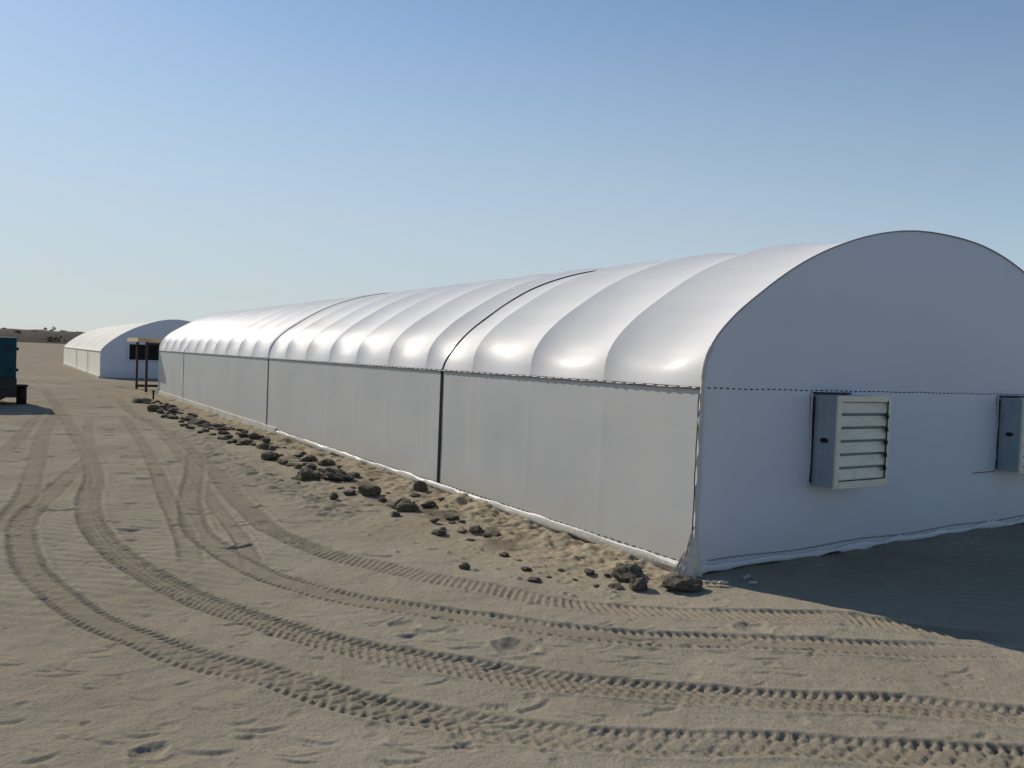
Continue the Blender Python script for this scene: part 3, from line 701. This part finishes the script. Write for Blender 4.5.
# ------------------------------------------------------------------ clods of dug clay along the wall
def clod_mesh(seed, flat, sub):
    r = random.Random(seed); bm = bmesh.new(); bmesh.ops.create_icosphere(bm, subdivisions=sub, radius=.5)
    planes = [(Vector((r.gauss(0, 1), r.gauss(0, 1), r.gauss(0, 1))).normalized(), r.uniform(.26, .42)) for _ in range(9)]
    ph = [r.uniform(0, 9) for _ in range(9)]
    sx, sy = r.uniform(.85, 1.1), r.uniform(.6, .95)
    for v in bm.verts:
        p = v.co.copy()
        for n_, d in planes:
            e = p.dot(n_) - d
            if e > 0: p -= n_ * e * .9
        q = p * 9
        k = 1 + .07 * math.sin(q.x + ph[0] + 1.7 * math.sin(q.y + ph[1])) + .06 * math.sin(1.9 * q.y + ph[2] + 1.3 * math.sin(1.6 * q.z + ph[3])) + .05 * math.sin(2.7 * q.z + ph[4] + q.x * 2.1)
        k += r.uniform(-.05, .05)
        p = p * k; v.co = Vector((p.x * sx, p.y * sy, p.z * flat))
    me = bpy.data.meshes.new('clod'); bm.to_mesh(me); bm.free()
    z0 = min(v.co.z for v in me.vertices); w0 = max(v.co.x for v in me.vertices) - min(v.co.x for v in me.vertices)
    for v in me.vertices: v.co.z -= z0; v.co /= w0
    me.materials.append(M['clod']); return me
SPECIAL = {15: ('largest blocky clay clod standing alone at the near corner of the greenhouse', .44, 0),
           12: ('second largest near clod, tilted and bowl shaped, just left of the corner block', .5, .3),
           18: ('big dark clod, largest of the heap halfway along the wall', .5, 0),
           19: ('flat blocky clod just right of the largest clod in the halfway heap', .5, 0),
           42: ('wide dark clod close below the black strap of the side wall', .42, 0),
           0: ('lone clod high on the bank right beside the black strap foot', .8, 0),
           21: ('single small clod lying out in front of the heap', .8, 0),
           14: ('small clod tucked under the tilted bowl shaped clod', .6, 0),
           13: ('flat dark clod at the left below the tilted bowl shaped clod', .35, 0)}
MED = 'medium dark clay clod in the row of spoil along the wall'
SML = 'small crumbled dark clod scattered along the spoil bank'
FARC = 'dark clod at the far end of the spoil row, near the porch'
rx = random.Random(77)
for i in range(75):
    ly = rx.uniform(2.5, 27); lx = -rx.uniform(.45, 1.2) - .012 * ly
    if ly < 7: lx = -rx.uniform(.35, 1.3)
    p_ = Vector((BX, BY, 0)) + EX * lx + EY * ly
    CLODS.append((p_.x, p_.y, rx.uniform(.05, .13) + .006 * ly * rx.random()))
for i in range(70):
    ly = rx.uniform(6.5, 27); lx = -rx.uniform(.55, 1.15) - .012 * ly
    p_ = Vector((BX, BY, 0)) + EX * lx + EY * ly
    CLODS.append((p_.x, p_.y, rx.uniform(.14, .30)))
for i, (x, y, w) in enumerate(CLODS):
    lab, flat, tilt = SPECIAL.get(i, (None, rng.uniform(.28, .56), 0))
    me = clod_mesh(100 + i, flat, 4 if w > .2 and y < 13 else 3)
    o = bpy.data.objects.new('clod', me); COL.objects.link(o)
    hgt = max(v.co.z for v in me.vertices) * w
    away = Vector((x, y, 0)).normalized() * (w * .35)
    o.location = (x + away.x, y + away.y, ground_z(x + away.x, y + away.y) - hgt * .24); o.scale = (w, w, w)
    o.rotation_euler = (tilt, tilt * .6, rng.uniform(-.4, .4) if lab else rng.uniform(0, 6.28))
    if lab is None: lab = FARC if y > 19.5 else (MED if w >= .2 else SML)
    tag(o, lab, 'clod', 'clods of dug clay along the greenhouse wall')
    if lab in (MED, SML, FARC): o['group'] = {MED: 'medium clods in the spoil row', SML: 'small clods on the spoil bank', FARC: 'clods at the far end of the spoil row'}[lab]

# ------------------------------------------------------------------ scraps of white plastic by the corner
def scrap(lx, ly, L, W, rot, label, seed):
    p = Vector((BX, BY, 0)) + EX * lx + EY * ly; rows = []
    r = random.Random(seed); a, b = r.uniform(0, 6), r.uniform(0, 6)
    for i in range(13):
        u = i / 12 - .5; row = []
        for j in range(6):
            v = j / 5 - .5
            row.append((u * L, v * W * (1 + .5 * math.sin(a + u * 9)) + .2 * W * math.sin(b + u * 7), .018 + .02 * abs(math.sin(u * 11 + a + v * 3)) + .012 * math.sin(v * 8 + b)))
        rows.append(row)
    o = MB().quad_grid(rows).build('plastic_scrap', M['white_plastic'], smooth=True)
    sol = o.modifiers.new('thickness', 'SOLIDIFY'); sol.thickness = .004
    o.location = (p.x, p.y, ground_z(p.x, p.y)); o.rotation_euler = (0, 0, YAW + rot)
    tag(o, label, 'plastic scrap')
scrap(-.06, -.36, .24, .035, -.55, 'curled white plastic strip on the sunlit sand beside the corner block', 1)
scrap(.39, -.35, .10, .03, .2, 'tiny white plastic scrap in the shade, closer to the end wall', 2)
scrap(.30, -.50, .09, .02, -.2, 'tiny white plastic scrap in the shade, farther from the end wall', 3)

# ------------------------------------------------------------------ desert shrubs on the ridge
def shrub(az, dist, hgt, wid, label, seed, group='shrubs on the dark ridge'):
    r = random.Random(seed); x, y = dist * math.sin(az), dist * math.cos(az)
    kz = np.interp(dist - 1000, [0, 20, 52, 90, 140], [0, .35, .75, .97, 1.0])
    zb = 15.0 * kz + .7 * kz * float(fbm(np.array([az * 9]), np.array([0.]), 111, 4)[0]) - .3
    root = empty('shrub', (x, y, zb)); tag(root, label, 'shrub', group)
    mb = MB()
    for i in range(260):
        a = r.uniform(0, 6.28); e = r.random() ** .5; hz = r.random()
        pr = wid * .5 * e * (.55 + .6 * math.sin(math.pi * (.15 + .75 * hz))) * (1 + .35 * math.sin(3 * a + seed))
        c = Vector((pr * math.cos(a), pr * math.sin(a), .25 * hgt + .75 * hgt * hz * (1 + .2 * math.sin(2 * a + seed))))
        s = r.uniform(.05, .13) * wid ** .7; t1 = Vector((r.gauss(0, 1), r.gauss(0, 1), r.gauss(0, 1))).normalized() * s; t2 = t1.cross(Vector((r.gauss(0, 1), r.gauss(0, 1), r.gauss(0, 1)))).normalized() * s
        b = len(mb.v); mb.v.extend([tuple(c - t1), tuple(c + t2), tuple(c + t1), tuple(c - t2)]); mb.f.append((b, b + 1, b + 2, b + 3))
    mb.build('foliage', M['foliage'], root, recalc=False)
    mb = MB()
    for i in range(6):
        a = i * 1.05 + r.random(); mb.tube([(0, 0, 0), (.2 * wid * math.cos(a), .2 * wid * math.sin(a), .35 * hgt), (.34 * wid * math.cos(a), .34 * wid * math.sin(a), .8 * hgt)], [.07, .05, .02], 5)
    mb.build('stem', M['stem'], root)
shrub(math.radians(-29.9), 1105, 5.2, 4.6, 'taller of the two upright shrubs standing up from the dark ridge', 3)
shrub(math.radians(-30.35), 1108, 3.6, 4.4, 'lower shrub just left of the taller upright shrub on the ridge', 4)
shrub(math.radians(-29.85), 996, 8.0, 17.0, 'broad dark bush at the foot of the ridge below the upright shrubs', 5)
for i in range(8):
    shrub(math.radians(-33.3 + i * .8 + rng.uniform(-.12, .12)), rng.uniform(1050, 1120), rng.uniform(.9, 1.5), rng.uniform(4, 8), 'low dusty shrub on the crest of the dark ridge', 20 + i, 'low shrubs on the crest of the ridge')
